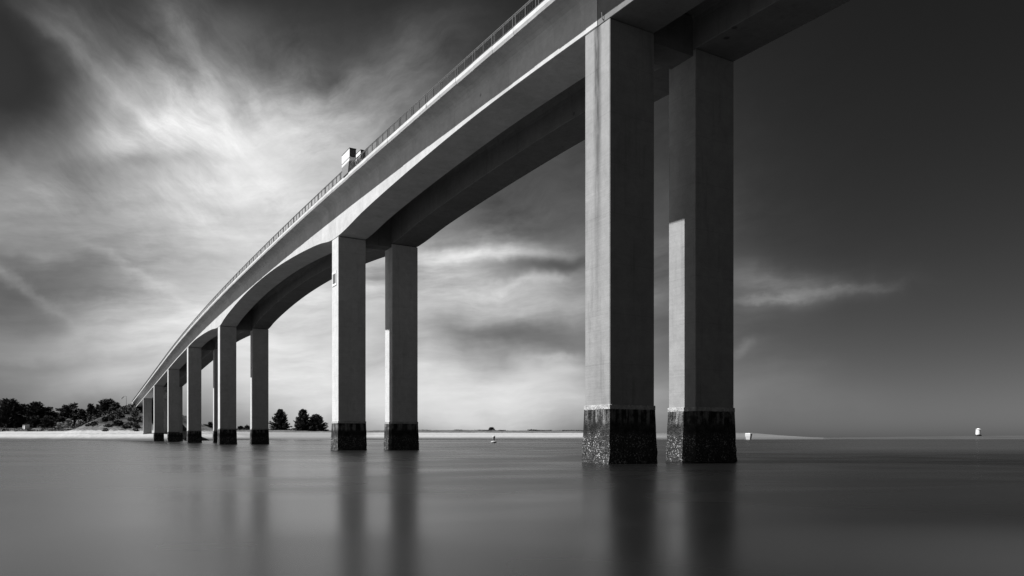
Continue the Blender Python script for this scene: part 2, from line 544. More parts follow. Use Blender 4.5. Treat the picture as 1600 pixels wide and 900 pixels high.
def empty(name, loc, rz=0.0, **tags):
    o = bpy.data.objects.new(name, None)
    o.location = loc
    o.rotation_euler = (0, 0, rz)
    o.empty_display_size = 0.5
    COL.objects.link(o)
    for k, v in tags.items():
        o[k] = v
    return o


def box(bm, x0, x1, y0, y1, z0, z1, bevel=0.0):
    r = bmesh.ops.create_cube(bm, size=1)
    for v in r['verts']:
        v.co = Vector((x0 + (v.co.x + .5) * (x1 - x0), y0 + (v.co.y + .5) * (y1 - y0), z0 + (v.co.z + .5) * (z1 - z0)))
    if bevel:
        ed = list({e for v in r['verts'] for e in v.link_edges})
        bmesh.ops.bevel(bm, geom=ed, offset=bevel, segments=2, affect='EDGES', profile=0.6)


def prism(bm, rings):
    """loft closed rings of equal length, caps at the ends"""
    vr = [[bm.verts.new(p) for p in r] for r in rings]
    k = len(vr[0])
    for a, b in zip(vr, vr[1:]):
        for i in range(k):
            bm.faces.new((a[i], a[(i + 1) % k], b[(i + 1) % k], b[i]))
    bm.faces.new(vr[0])
    bm.faces.new(vr[-1][::-1])


def tube(bm, pts, radii, k=7):
    rings = []
    for i, p in enumerate(pts):
        p = Vector(p)
        d = (Vector(pts[min(i + 1, len(pts) - 1)]) - Vector(pts[max(i - 1, 0)])).normalized()
        s = d.cross(Vector((0, 0, 1)) if abs(d.z) < 0.9 else Vector((1, 0, 0))).normalized()
        t = d.cross(s)
        rings.append([p + (s * math.cos(q) + t * math.sin(q)) * radii[i] for q in [2 * math.pi * j / k for j in range(k)]])
    prism(bm, rings)


def rect(x0, x1, y0, y1, z):
    return [(x0, y0, z), (x1, y0, z), (x1, y1, z), (x0, y1, z)]


def hermite(xs, ys):
    xs, ys = np.array(xs, float), np.array(ys, float)
    m = np.gradient(ys, xs)

    def f(x):
        i = int(np.clip(np.searchsorted(xs, x) - 1, 0, len(xs) - 2))
        h = xs[i + 1] - xs[i]
        t = min(max((x - xs[i]) / h, 0), 1)
        return float((2*t**3-3*t*t+1)*ys[i] + (t**3-2*t*t+t)*h*m[i] + (-2*t**3+3*t*t)*ys[i+1] + (t**3-t*t)*h*m[i+1])
    return f

# ------------------------------------------------------------------ setting: water, shore, sandbank
THETA = math.atan((CX - 115.0) / F_PX)                 # bearing of the bridge axis
PX0, PY0 = 5.8286, 44.5714                             # near left corner of the nearest pier
AX_T = Vector((math.cos(THETA), math.sin(THETA), 0))   # across the bridge
AX_U = Vector((-math.sin(THETA), math.cos(THETA), 0))  # along the bridge, away from the camera


def to_bridge(x, y):
    dx, dy = x - PX0, y - PY0
    return dx * AX_T.x + dy * AX_T.y, dx * AX_U.x + dy * AX_U.y


bm = bmesh.new()
vs_ = [bm.verts.new(p) for p in ((-25000, -3000, 0), (25000, -3000, 0), (25000, 30000, 0), (-25000, 30000, 0))]
bm.faces.new(vs_)
mesh_obj('water', bm, M_WATER, kind='structure')

# shoreline table: bearing (photo column), distance of the waterline, distance and height of the crest
SHORE = [(-700, 420, 500, 7.2), (-350, 410, 490, 7.0), (0, 385, 452, 6.9), (100, 350, 440, 6.7), (200, 318, 415, 6.6), (235, 309, 402, 6.6),
         (290, 316, 410, 6.4), (340, 350, 470, 6.4), (390, 400, 520, 6.7), (450, 425, 530, 6.9), (520, 440, 560, 7.0), (660, 455, 610, 7.2),
         (800, 470, 645, 7.4), (910, 480, 680, 7.6), (1035, 500, 690, 5.7), (1150, 520, 700, 5.9), (1175, 525, 705, 5.6), (1200, 530, 710, 4.2),
         (1230, 540, 715, 2.8), (1260, 552, 720, 1.7), (1290, 570, 730, 0.3), (1320, 590, 740, -0.8), (1500, 600, 750, -1.2)]
SH_X = [s[0] for s in SHORE]


def zf(u):
    """level of the deck edge along the bridge"""
    z = 31.25 - 1.8e-4 * (u - 97) ** 2 if -42 < u < 236 else (27.77 - 0.05 * (u - 236) if u >= 236 else 27.77 - 0.05 * (-42 - u))
    return max(z, 19.2) if u > 300 else z


def ground(x, y):
    y = max(y, 1.0)
    px = CX + F_PX * x / y
    ds = float(np.interp(px, SH_X, [s[1] for s in SHORE]))
    dt = float(np.interp(px, SH_X, [s[2] for s in SHORE]))
    zt = float(np.interp(px, SH_X, [s[3] for s in SHORE]))
    q = (y - ds) / (dt - ds)
    if q < 0:
        z = max(q * 4.0, -2.0)
    elif q < 1:
        e = q ** 0.72
        z = zt * e
    else:
        z = zt
    n = mnoise.fractal(Vector((x * 0.03, y * 0.03, 0.3)), 0.8, 2.1, 4)
    n2 = mnoise.fractal(Vector((x * 0.15, y * 0.1, 4.3)), 0.8, 2.1, 3)
    amp = min(max((q - 0.35) / 0.6, 0), 1)
    z += (n * 0.55 + n2 * 0.30) * amp * (1.0 if px < 1000 else 0.3)
    # approach embankment
    t, u = to_bridge(x, y)
    lat = max(-1.5 - t, t - 11.8, 0.0)
    fr = max(396.0 - u, 0.0)
    s = math.hypot(lat * 0.50, fr * 0.42)
    hump = 18.3 - s + (n * 0.8 + n2 * 0.4) * min(s / 3, 1)
    k = 1.5
    if q > -0.1 and u < 640:
        z = max(z, hump) + k * 0.25 * max(0, 1 - abs(z - hump) / k) ** 2
    return z


cols = [math.tan(R(a)) for a in np.linspace(-50, 27.5, 560)]
rows = list(np.arange(292, 480, 2.2)) + list(np.arange(480, 760, 5)) + list(np.geomspace(770, 2600, 16))
verts = [(c * d, d, ground(c * d, d)) for d in rows for c in cols]
nc = len(cols)
faces = [(r * nc + c, r * nc + c + 1, (r + 1) * nc + c + 1, (r + 1) * nc + c) for r in range(len(rows) - 1) for c in range(nc - 1)]
sh = raw_obj('shore', verts, faces, M_SHORE, kind='structure')
sh.data.polygons.foreach_set('use_smooth', [True] * len(sh.data.polygons))


def bank_z(x, y):
    px = CX + F_PX * x / y
    top = float(np.interp(px, [1230, 1290, 1400, 1600, 1900, 2400], [-0.6, 0.55, 1.9, 3.2, 4.2, 5.0]))
    q = (y - 560) / 160
    e = min(max(q, -0.3), 1)
    return (top + 0.5) * (math.sin(max(e, 0) * math.pi / 2) ** 1.0) - 0.5 + min(e, 0) * 3 + 0.1 * mnoise.noise(Vector((x * .01, y * .01, 0)))


cols = list(np.linspace(0.35, 1.5, 120))
rows = list(np.linspace(530, 800, 40)) + list(np.geomspace(830, 2000, 8))
verts = [(c * d, d, bank_z(c * d, d)) for d in rows for c in cols]
nc = len(cols)
faces = [(r * nc + c, r * nc + c + 1, (r + 1) * nc + c + 1, (r + 1) * nc + c) for r in range(len(rows) - 1) for c in range(nc - 1)]
sh = raw_obj('sandbank', verts, faces, M_BANK, kind='structure')
sh.data.polygons.foreach_set('use_smooth', [True] * len(sh.data.polygons))

# ------------------------------------------------------------------ the bridge
bridge = empty('road_bridge', (PX0, PY0, 0), THETA,
               label='long concrete twin girder road bridge on paired square piers crossing the water', category='bridge')
GW, GAP = 3.45, 3.45                                   # girder width, gap between the girders
MID = GW + GAP / 2
TB = GW + GAP                                          # left face of the far girder
OV = 1.40                                              # deck overhang
PIER_D = 2.52
PIERS = [0.0, 53.02, 137.77, 190.15, 240.8, 291.9, 345.0]
U_END, U_NEAR = 397.0, -95.0
J1, J4 = 1.22, 191.4                                   # deck joints

_s = [(1.2, 26.66), (9, 26.95), (17.5, 27.13), (27, 27.05), (33.6, 26.90), (44.2, 26.48), (53, 25.88), (55.6, 25.92), (60.8, 26.62),
      (68.7, 27.36), (77, 27.92), (86, 28.32), (97, 28.47)]
_m = [(193.3 - u, z) for u, z in reversed(_s[:-1])]
soff_main = hermite([p[0] for p in _s + _m], [p[1] for p in _s + _m])


def soffit(u):
    if J1 < u < J4:
        return soff_main(u)
    return zf(u) - 2.98


def stations(a, b, step=1.5):
    n = max(2, int(round((b - a) / step)) + 1)
    return list(np.linspace(a, b, n))


def girder_profile(u, mirror):
    z, so = zf(u), soffit(u)
    pts = [(-OV + 0.2, -0.34), (-OV + 0.2, -0.44), (-0.75, -0.52), (-0.42, -0.63), (-0.18, -0.80), (-0.05, -1.02), (0.0, -1.3)]
    pts = [(a, z + b) for a, b in pts]
    pts += [(0.0, so + 0.03), (0.03, so), (GW - 0.03, so), (GW, so + 0.03)]
    pts += [(a, z + b) for a, b in [(GW, -1.3), (GW + 0.05, -1.02), (GW + 0.18, -0.80), (GW + 0.42, -0.63), (GW + 0.75, -0.52), (MID - 0.004, -0.48), (MID - 0.004, -0.34)]]
    if mirror:
        pts = [(2 * MID - a, b) for a, b in pts]
    return [(a, u, b) for a, b in pts]


for mirror in (False, True):
    for a, b in ((U_NEAR, J1 - 0.04), (J1 + 0.04, J4 - 0.04), (J4 + 0.04, U_END)):
        bm = bmesh.new()
        prism(bm, [girder_profile(u, mirror) for u in stations(a, b)])
        g = mesh_obj('girder', bm, M_WEB_SHADED if b < J1 or mirror else M_WEB, bridge)

bm = bmesh.new()
prism(bm, [[(-OV + 0.2, u, zf(u) - 0.335), (2 * MID + OV - 0.2, u, zf(u) - 0.335), (2 * MID + OV - 0.2, u, zf(u) - 0.05), (-OV + 0.2, u, zf(u) - 0.05)] for u in stations(U_NEAR, U_END + 6, 3)])
deck = mesh_obj('deck_slab', bm, M_WEB, bridge)
bm = bmesh.new()
prism(bm, [[(0.4, u, zf(u) - 0.046), (2 * MID - 0.4, u, zf(u) - 0.046), (2 * MID - 0.4, u, zf(u) + 0.03), (0.4, u, zf(u) + 0.03)] for u in stations(U_NEAR, U_END + 6, 3)])
mesh_obj('road_surface', bm, M_ASPHALT, bridge)


def edge_beam(side):
    bm = bmesh.new()
    rng = random.Random(3)
    u = -93.0
    while u < U_END + 4:
        a, b = u + 0.008, u + 3.0 - 0.008
        dz, dt_ = rng.uniform(-0.012, 0.012), rng.uniform(-0.012, 0.012)
        rings = []
        for q in (a, (a + b) / 2, b):
            z = zf(q) + dz
            p = [(-OV + 0.196, z - 0.50), (-OV + 0.196, z + 0.01), (-OV + 0.03, z), (-OV, z - 0.03), (-OV, z - 0.30), (-OV + 0.004, z - 0.32), (-OV + 0.07, z - 0.52), (-OV + 0.10, z - 0.54)]
            p = [(t_ + dt_, h) for t_, h in p]
            if side:
                p = [(2 * MID - t_, h) for t_, h in p]
            rings.append([(t_, q, h) for t_, h in p])
        prism(bm, rings)
        u += 3.0
    return mesh_obj('edge_beam', bm, M_EDGE, bridge)


edge_beam(False)
edge_beam(True)

# railing along the visible edge
RT = -OV + 0.10
RH = 0.92
bm = bmesh.new()
U0, U1 = -30.0, U_END + 4
for (h0, h1, w) in ((RH - 0.045, RH, 0.035), (RH - 0.15, RH - 0.12, 0.02), (0.10, 0.13, 0.02)):
    prism(bm, [[(RT - w, u, zf(u) + h0), (RT + w, u, zf(u) + h0), (RT + w, u, zf(u) + h1), (RT - w, u, zf(u) + h1)] for u in stations(U0, U1, 1.5)])
railing = mesh_obj('railing', bm, M_STEEL, bridge)


def post_bm(bm, u, w=0.03):
    box(bm, RT - 0.03, RT + 0.03, u - w, u + w, zf(u) - 0.01, zf(u) + RH - 0.046)


posts = []
u = 0.0
while u < U1 - 3:
    posts += [u + 0.18, u + 1.5, u + 2.82]
    u += 3.0
posts = [p for p in posts if p > 3.0]
for p in posts[:100]:
    bm = bmesh.new()
    post_bm(bm, p)
    mesh_obj('railing_post', bm, M_STEEL, railing)
bm = bmesh.new()
for p in posts[100:]:
    post_bm(bm, p)
mesh_obj('distant_railing_posts', bm, M_STEEL, railing, kind='stuff')
vv, ff = [], []
u = 2.0
while u < U1:
    k = len(vv)
    for z in (zf(u) + 0.132, zf(u) + RH - 0.152):
        vv += [(RT - .004, u - .004, z), (RT + .004, u - .004, z), (RT + .004, u + .004, z), (RT - .004, u + .004, z)]
    ff += [(k + i, k + (i + 1) % 4, k + 4 + (i + 1) % 4, k + 4 + i) for i in range(4)]
    u += 0.21
raw_obj('railing_bars', vv, ff, M_STEEL, railing, kind='stuff')

# piers: each shaft with its own foot
for i, u0 in enumerate(PIERS):
    for j, t0 in enumerate((0.0, TB)):
        u1 = u0 + PIER_D
        bm = bmesh.new()
        c = 0.04
        def ring(z, top=False):
            zz = lambda u: (soffit(min(max(u, u0), u1)) if not (u0 < J1 < u1) else 26.62 + 0.03 * (u - u0)) - 0.09 if top else z
            pts = [(t0 + c, u0), (t0 + GW - c, u0), (t0 + GW, u0 + c), (t0 + GW, u1 - c), (t0 + GW - c, u1), (t0 + c, u1), (t0, u1 - c), (t0, u0 + c)]
            return [(a, b, zz(b)) for a, b in pts]
        prism(bm, [ring(3.4), ring(0, True)])
        shaft = mesh_obj('pier_shaft', bm, (M_PIER_STAINED if j == 0 else M_PIER_DIMMED) if i == 0 else M_PIER_DIMMED if i == 6 else M_PIER, bridge)
        # foot
        bm = bmesh.new()
        rings = []
        for z, e in ((-2.0, 0.20), (1.3, 0.10), (3.26, 0.035), (3.28, 0.045), (3.53, 0.045), (3.545, 0.03)):
            rings.append(rect(t0 - e, t0 + GW + e, u0 - e, u1 + e, z))
        prism(bm, rings)
        bmesh.ops.subdivide_edges(bm, edges=bm.edges[:], cuts=3, use_grid_fill=True)
        if u0 < 100:
            bmesh.ops.subdivide_edges(bm, edges=bm.edges[:], cuts=3, use_grid_fill=True)
        for v in bm.verts:
            if v.co.z < 2.4:
                f_ = min((2.4 - v.co.z), 1.0)
                v.co += Vector((mnoise.noise(v.co * 2.1), mnoise.noise(v.co * 2.3 + Vector((9, 0, 0))), 0)) * 0.07 * f_
        mesh_obj('pier_base', bm, M_TIDE, shaft)
        # bearing pads
        bm = bmesh.new()
        zz = [(soffit(u0 + du) if not (u0 < J1 < u1) else 26.62 + 0.03 * du) for du in (0.25, PIER_D - 0.25)]
        prism(bm, [[(t0 + 0.25, q, z - 0.14), (t0 + GW - 0.25, q, z - 0.14), (t0 + GW - 0.25, q, z + 0.05), (t0 + 0.25, q, z + 0.05)] for q, z in zip((u0 + 0.25, u1 - 0.25), zz)])
        mesh_obj('bearing', bm, M_JOINT, shaft)
    bm = bmesh.new()
    zt = soffit(u0 + 0.1) if i else 26.6
    box(bm, GW + 0.003, TB - 0.003, u0 + 0.25, u0 + PIER_D - 0.25, zt - 0.45, zf(u0 + 1) - 0.9, 0.02)
    mesh_obj('crossbeam', bm, M_WEB_SHADED, bridge)

# sealing strips in the deck joints and a spout at the nearest one
for uj in (J1, J4):
    bm = bmesh.new()
    prism(bm, [[(a + (0.12 if a < MID - 1 else -0.12 if a > MID + 1 else 0), b, c_ - 0.02) for a, b, c_ in
                [(0.0, u, zf(u) - 1.2), (0.0, u, zf(u) - 2.7), (GW, u, zf(u) - 2.7), (GW, u, zf(u) - 1.2)]] for u in (uj - 0.05, uj + 0.05)])
    mesh_obj('joint_seal', bm, M_JOINT, bridge)
bm = bmesh.new()
tube(bm, [(-0.02, 0.62, 26.74), (-0.10, 0.62, 26.78), (-0.13, 0.62, 27.15)], [0.03, 0.03, 0.03])
mesh_obj('drain_spout', bm, M_PANEL, bridge)

# abutment at the far end
bm = bmesh.new()
box(bm, -OV - 0.1, 2 * MID + OV + 0.1, U_END + 0.1, U_END + 5.9, 12.0, 16.0, 0.05)
box(bm, -OV - 0.1, -OV + 0.5, U_END + 0.12, U_END + 8.0, 16.003, 18.75, 0.04)
box(bm, 2 * MID + OV - 0.5, 2 * MID + OV + 0.1, U_END + 0.12, U_END + 8.0, 16.003, 18.75, 0.04)
box(bm, -OV + 0.503, 2 * MID + OV - 0.503, U_END + 0.5, U_END + 1.0, 16.003, 18.7, 0.04)
mesh_obj('abutment', bm, M_PIER, bridge)
bm = bmesh.new()
pts = [(U_END - 0.3, 15.6), (U_END - 6, 13.6), (U_END - 13, 11.0), (U_END - 24, 6.8)]
prism(bm, [[(-2.4, u, z + 0.7), (-0.6, u, z + 0.7), (-0.6, u, z - 1.5), (-2.4, u, z - 1.5)] for u, z in pts])
mesh_obj('abutment_stair', bm, M_EDGE, bridge)


def bridge_pt(t, u, z):
    p = Vector((PX0, PY0, 0)) + AX_T * t + AX_U * u
    return Vector((p.x, p.y, z))

# road beyond the bridge on the embankment
bm = bmesh.new()
prism(bm, [[bridge_pt(-0.5, u, z0), bridge_pt(10.8, u, z0), bridge_pt(10.8, u, z0 - 0.9), bridge_pt(-0.5, u, z0 - 0.9)] for u, z0 in [(U_END + 6.02, 19.17)] + [(u, 19.17) for u in range(420, 640, 20)]])
mesh_obj('road', bm, M_ASPHALT, kind='structure')

# ------------------------------------------------------------------ things on and by the bridge
def cabinet(name, t, u, w, l, z, hgt, leg, label):
    root = empty(name, bridge_pt(t, u, z), THETA, label=label, category='cabinet', group='white cabinets on the bridge railing')
    b0 = leg                                            # underside of the box
    bm = bmesh.new()
    prism(bm, [rect(0, w, 0.12, l, b0 + 0.02), rect(0, w, 0.02, l, b0 + 0.45), rect(0, w, 0, l, b0 + hgt)])
    body = mesh_obj('body', bm, M_WHITE, root)
    bm = bmesh.new()
    box(bm, -0.03, -0.003, 0.0, l, b0 + 0.38, b0 + 0.41)
    mesh_obj('seam_strip', bm, M_PANEL, body)
    bm = bmesh.new()
    box(bm, -0.02, w + 0.05, -0.06, l + 0.02, b0 + hgt + 0.003, b0 + hgt + 0.06)
    mesh_obj('roof', bm, M_DARK, root)
    bm = bmesh.new()
    box(bm, 0.06, w - 0.06, -0.03, -0.005, b0 + 0.50, b0 + hgt - 0.08)
    win = mesh_obj('window', bm, M_GLASS, root)
    bm = bmesh.new()
    for a in ((0.0, 0.055), (w - 0.055, w)):
        box(bm, a[0], a[1], -0.05, -0.004, b0 + 0.44, b0 + hgt)
    for zz in ((b0 + 0.44, b0 + 0.495), (b0 + hgt - 0.075, b0 + hgt)):
        box(bm, 0.058, w - 0.058, -0.05, -0.004, zz[0], zz[1])
    mesh_obj('frame', bm, M_DARK, win)
    bm = bmesh.new()
    prism(bm, [rect(-0.06, w - 0.08, 0.45, l - 0.55, 0), rect(-0.04, w - 0.06, 0.05, l - 0.12, b0 - 0.0)])
    mesh_obj('plinth', bm, M_PANEL, root)
    bm = bmesh.new()
    tube(bm, [(w - 0.1, -0.35, 0.0), (w - 0.1, 0.10, b0)], [0.03, 0.03])
    tube(bm, [(0.15, -0.25, 0.0), (0.15, 0.14, b0)], [0.03, 0.03])
    mesh_obj('strut', bm, M_DARK, root)
    return root


uc = 44.4
cabinet('railing_cabinet', -1.42, uc, 0.72, 2.75, zf(uc) + 0.012, 1.36, 1.18, 'larger white box cabinet on a tapered grey plinth, overhanging the bridge railing')
cabinet('railing_cabinet', -0.20, uc - 0.1, 0.58, 2.4, zf(uc) + 0.012, 1.36, 1.18, 'narrow white cabinet just behind the larger overhanging cabinet on the bridge')

# square plate on the second pier
root = empty('pier_sign', bridge_pt(-0.002, 54.5, 20.1), THETA, label='small grey square sign with a white border on the second nearest pier', category='sign')
bm = bmesh.new()
box(bm, -0.05, 0, -0.85, 0.85, 0, 1.75)
mesh_obj('border', bm, M_WHITE, root)
bm = bmesh.new()
box(bm, -0.065, -0.052, -0.6, 0.55, 0.28, 1.45)
mesh_obj('face', bm, M_SIGN, root)

# guard rail and lamp on the embankment
root = empty('guard_rail', bridge_pt(-1.0, U_END + 8.2, 18.4), THETA, label='low steel guard rail beside the road at the far bridge end', category='guard rail')
bm = bmesh.new()
box(bm, -0.04, 0.04, 0, 70, 1.0, 1.45)
mesh_obj('rail', bm, M_STEEL, root)
for k in range(18):
    bm = bmesh.new()
    box(bm, 0.045, 0.16, k * 4 + 0.3, k * 4 + 0.42, -0.6, 1.4)
    mesh_obj('post', bm, M_STEEL, root)
lu = 433.0
root = empty('street_lamp', bridge_pt(-2.2, lu, 18.2), THETA, label='thin street lamp with a slanted white head above the far bridge end', category='street lamp')
bm = bmesh.new()
tube(bm, [(0, 0, 0), (0, 0, 6.2)], [0.11, 0.07], 8)
mesh_obj('pole', bm, M_STEEL, root)
bm = bmesh.new()
tube(bm, [(0.0, 0, 6.1), (-0.5, 0, 6.25), (-1.0, 0, 6.1)], [0.06, 0.05, 0.05])
mesh_obj('arm', bm, M_STEEL, root)
bm = bmesh.new()
prism(bm, [[(-1.0 - q * 1.5, -0.4, 6.35 - q * 1.5), (-1.0 - q * 1.5, 0.4, 6.35 - q * 1.5), (-1.0 - q * 1.5, 0.4, 5.85 - q * 1.5), (-1.0 - q * 1.5, -0.4, 5.85 - q * 1.5)] for q in (0, 0.5, 1.0)])
mesh_obj('lamp_head', bm, M_WHITE, root)

# ------------------------------------------------------------------ trees and bushes
def at(px, d):
    return (px - CX) / F_PX * d, d


def hit(px, py):
    # where the line of sight through a photo pixel meets the ground
    d = 300.0
    while d < 760:
        if ground((px - CX) / F_PX * d, d) >= CAM_Z + (HY - py) * d / F_PX:
            return d
        d += 1.0
    return 450.0


def crown_mesh(seed, H, Rr, z_lo, shape, n_branch, leaf, density):
    """branches that carry tufts of narrow leaf cards; gives an uneven, gappy outline"""
    rg = random.Random(seed)
    V, Fc_ = [], []

    def card(c, d, ln, w):
        s = d.cross(Vector((rg.uniform(-1, 1), rg.uniform(-1, 1), rg.uniform(-1, 1))))
        if s.length < 1e-3:
            return
        s = s.normalized() * w * 0.5
        k = len(V)
        V.extend([c - d * ln * 0.5 - s * 0.6, c - s * 0.2 + d * ln * 0.1 - s * 0.6, c + d * ln * 0.6, c + s * 0.2 + d * ln * 0.1 + s * 0.6, c - d * ln * 0.5 + s * 0.6])
        Fc_.append((k, k + 1, k + 2, k + 3, k + 4))
    limbs = []
    for i in range(n_branch):
        h = z_lo + (H - z_lo) * (rg.random() ** (1.35 if shape == 'spiky' else 0.95))
        q = (h - z_lo) / max(H - z_lo, 0.01)
        if shape == 'dome':
            prof = math.sqrt(max(1 - q * q, 0.02))
        elif shape == 'spiky':
            prof = math.sqrt(max(1 - q ** 1.6, 0.03))
        elif shape == 'flat':
            prof = 0.45 + 0.55 * min(q * 1.6, 1) if q < 0.85 else 0.55
        else:
            prof = 0.35 + 0.65 * math.sin(math.pi * (0.15 + 0.8 * q))
        L = Rr * prof * rg.uniform(0.7, 1.18)
        a = rg.uniform(0, 2 * math.pi)
        up = {'dome': 0.25 + 0.9 * q, 'spiky': 0.05 + 1.5 * q, 'flat': 0.08 + 0.25 * q, 'ragged': 0.2 + 0.6 * q}[shape] + rg.uniform(-0.15, 0.25)
        d = Vector((math.cos(a), math.sin(a), up)).normalized()
        base = Vector((0, 0, h - d.z * L * 0.55))
        tip = base + d * L
        if tip.z > H * 1.03:
            tip.z = H * 1.03
        if i % 3 == 0:
            limbs.append((base, tip))
        nt = int(density * L) + 3
        for k in range(nt):
            f_ = 0.25 + 0.75 * (k + rg.random()) / nt
            spread = leaf * (1.5 - 1.15 * f_)
            c = base.lerp(tip, f_) + Vector((rg.gauss(0, spread), rg.gauss(0, spread), rg.gauss(0, spread * 0.6)))
            dd = (d + Vector((rg.gauss(0, .55), rg.gauss(0, .55), rg.gauss(0, .4)))).normalized()
            card(c, dd, leaf * rg.uniform(0.9, 2.0), leaf * rg.uniform(0.45, 0.9))
    V = [v if v.z > 0.02 else Vector((v.x, v.y, 0.02 + abs(v.z) * 0.1)) for v in V]
    return V, Fc_, limbs


TREE_GROUP = 'trees along the far shore'


def tree(name, px, d, top, half, shape, mat, label, cat='tree', lo=0.18, nb=70, leaf=0.62, dens=9, group=TREE_GROUP, sink=0.3, base_y=None):
    x, y = at(px, d)
    zg = ground(x, y) - sink
    H = CAM_Z + (HY - top) * d / F_PX - zg
    Rr = half * d / F_PX
    H = max(H, 1.0)
    root = empty(name, (x, y, zg), 0, label=label, category=cat, group=group)
    seed = int(px * 7 + top * 13 + d)
    V, Fs, limbs = crown_mesh(seed, H, Rr, H * lo, shape, nb, leaf, dens)
    raw_obj('crown', V, Fs, mat, root)
    bm = bmesh.new()
    rg = random.Random(seed)
    lean = rg.uniform(-.04, .04) * H
    th = H * 0.82
    tube(bm, [(0, 0, -0.5), (lean * .3, 0, th * .4), (lean, 0, th)], [max(0.045 * H * .5, .08), 0.03 * H * .5, 0.05], 7)
    for a, b in limbs[:16]:
        tube(bm, [a, b], [0.012 * H, 0.02], 4)
    mesh_obj('trunk', bm, M_BARK, root)
    return root


T = [  # column, distance, top row, half width, crown shape, material, label
    (-60, 462, 628, 30, 'dome', M_PINE, 'dark pine standing just beyond the left edge of the shore wood'),
    (14, 456, 624.5, 20, 'ragged', M_PINE, 'tall ragged pine with light gaps in its crown, leftmost and highest of the left wood'),
    (-8, 470, 634, 20, 'dome', M_PINE, 'dark broad pine at the left edge behind the tall ragged pine'),
    (36, 462, 632, 17, 'flat', M_PINE, 'flat topped dark cypress above the little white beach hut'),
    (55, 458, 629, 16, 'ragged', M_PINE, 'dark spiky cypress right of the beach hut with pointed top twigs'),
    (72, 462, 637, 15, 'flat', M_PINE, 'lower dark cypress sloping down right of the spiky cypress'),
    (86, 470, 645, 12, 'dome', M_PINE, 'low dark tree filling the dip between the two cypress groups'),
    (111, 458, 631.5, 19, 'flat', M_PINE, 'spreading cypress with layered horizontal branches left of the hillside'),
    (128, 455, 640, 12, 'dome', M_PINE, 'dark round tree right of the spreading layered cypress'),
    (142, 440, 632, 6.5, 'ragged', M_PINE, 'slender small pine with a tufted top between cypress and hill trees'),
    (154, 432, 636, 11, 'dome', M_PINE, 'dark rounded tree at the foot of the hill crown'),
    (168, 428, 624.5, 15, 'ragged', M_PINE2, 'largest greyish pine crowning the left side of the embankment'),
    (181, 424, 630, 10, 'dome', M_PINE2, 'round grey green tree nearest the embankment top'),
    (158, 415, 648, 10, 'dome', M_PINE, 'dark ball shaped tree low on the embankment slope'),
    (172, 418, 644, 11, 'ragged', M_PINE2, 'bushy mid grey tree in the middle of the embankment trees'),
    (438, 522, 640.5, 17, 'spiky', M_PINE, 'single dark conical cypress alone on the flat shore between two piers'),
    (474, 522, 640.5, 17, 'spiky', M_PINE, 'taller spiky cypress of the touching pair on the flat shore'),
    (494, 526, 648.5, 20, 'spiky', M_PINE, 'lower broad cypress of the touching pair beside the second nearest pier'),
]
for px, d, top, half, shp, mat, lab in T:
    right = px > 400
    tree('cypress_tree' if shp in ('flat', 'spiky') else 'pine_tree', px, d, top, half, shp, mat, lab, 'tree',
         lo=0.0 if right else 0.05 if half < 13 else 0.12, nb=190 if right else 130, leaf=0.62, dens=10)

B = [  # bushes and undergrowth
    (8, 452, 652, 16, M_PINE, 'dark undergrowth bush below the tall ragged pine'),
    (28, 455, 650, 14, M_PINE, 'dark undergrowth bush behind the beach hut'),
    (52, 452, 650, 15, M_PINE, 'dark thicket right of the beach hut'),
    (76, 452, 650, 16, M_PINE, 'dark thicket under the lower sloping cypress'),
    (96, 450, 652, 13, M_PINE, 'dark thicket under the left of the spreading cypress'),
    (-40, 455, 650, 24, M_PINE, 'dark thicket at the left edge of the shore'),
    (120, 448, 648, 14, M_PINE, 'dark thicket behind the pale bushes'),
    (107, 438, 655.5, 9.5, M_PALE, 'largest pale grey bush in front of the dark wood'),
    (94, 438, 661, 6.5, M_PALE, 'small pale bush left of the largest pale one'),
    (124, 434, 656, 7, M_PALE, 'pale rounded bush at the foot of the embankment'),
    (133, 432, 661, 3.5, M_PALE, 'tiny pale bush beside the sandy slope foot'),
    (143, 428, 651, 8, M_SCRUB, 'grey scrub between the pale bush and the dark ball tree'),
    (287, 428, 651.5, 8, M_SCRUB, 'rounded thicket seen between the fourth and fifth pier'),
    (279, 428, 648, 8, M_PINE2, 'taller thicket mostly behind the fifth pier'),
    (329, 470, 660, 5, M_PINE, 'dark bush on the dune between the third and fourth pier'),
    (322, 474, 664, 4, M_PINE, 'small dark bush left of the dune bush between piers'),
    (376, 540, 666.5, 5, M_PINE, 'low dark bush on the skyline left in the gap beside the third pier'),
    (386, 540, 665.5, 5, M_PINE, 'low dark bush on the skyline right in the gap beside the third pier'),
    (768, 650, 668.3, 5, M_PINE, 'single dark rounded bush on the middle shore skyline'),
]
for px, d, top, half, mat, lab in B:
    tree('bush', px, d, top, half, 'dome', mat, lab, 'bush', lo=0.04, nb=60, leaf=0.5 if mat is M_PALE else 0.6, dens=10,
         group='bushes on the far shore')

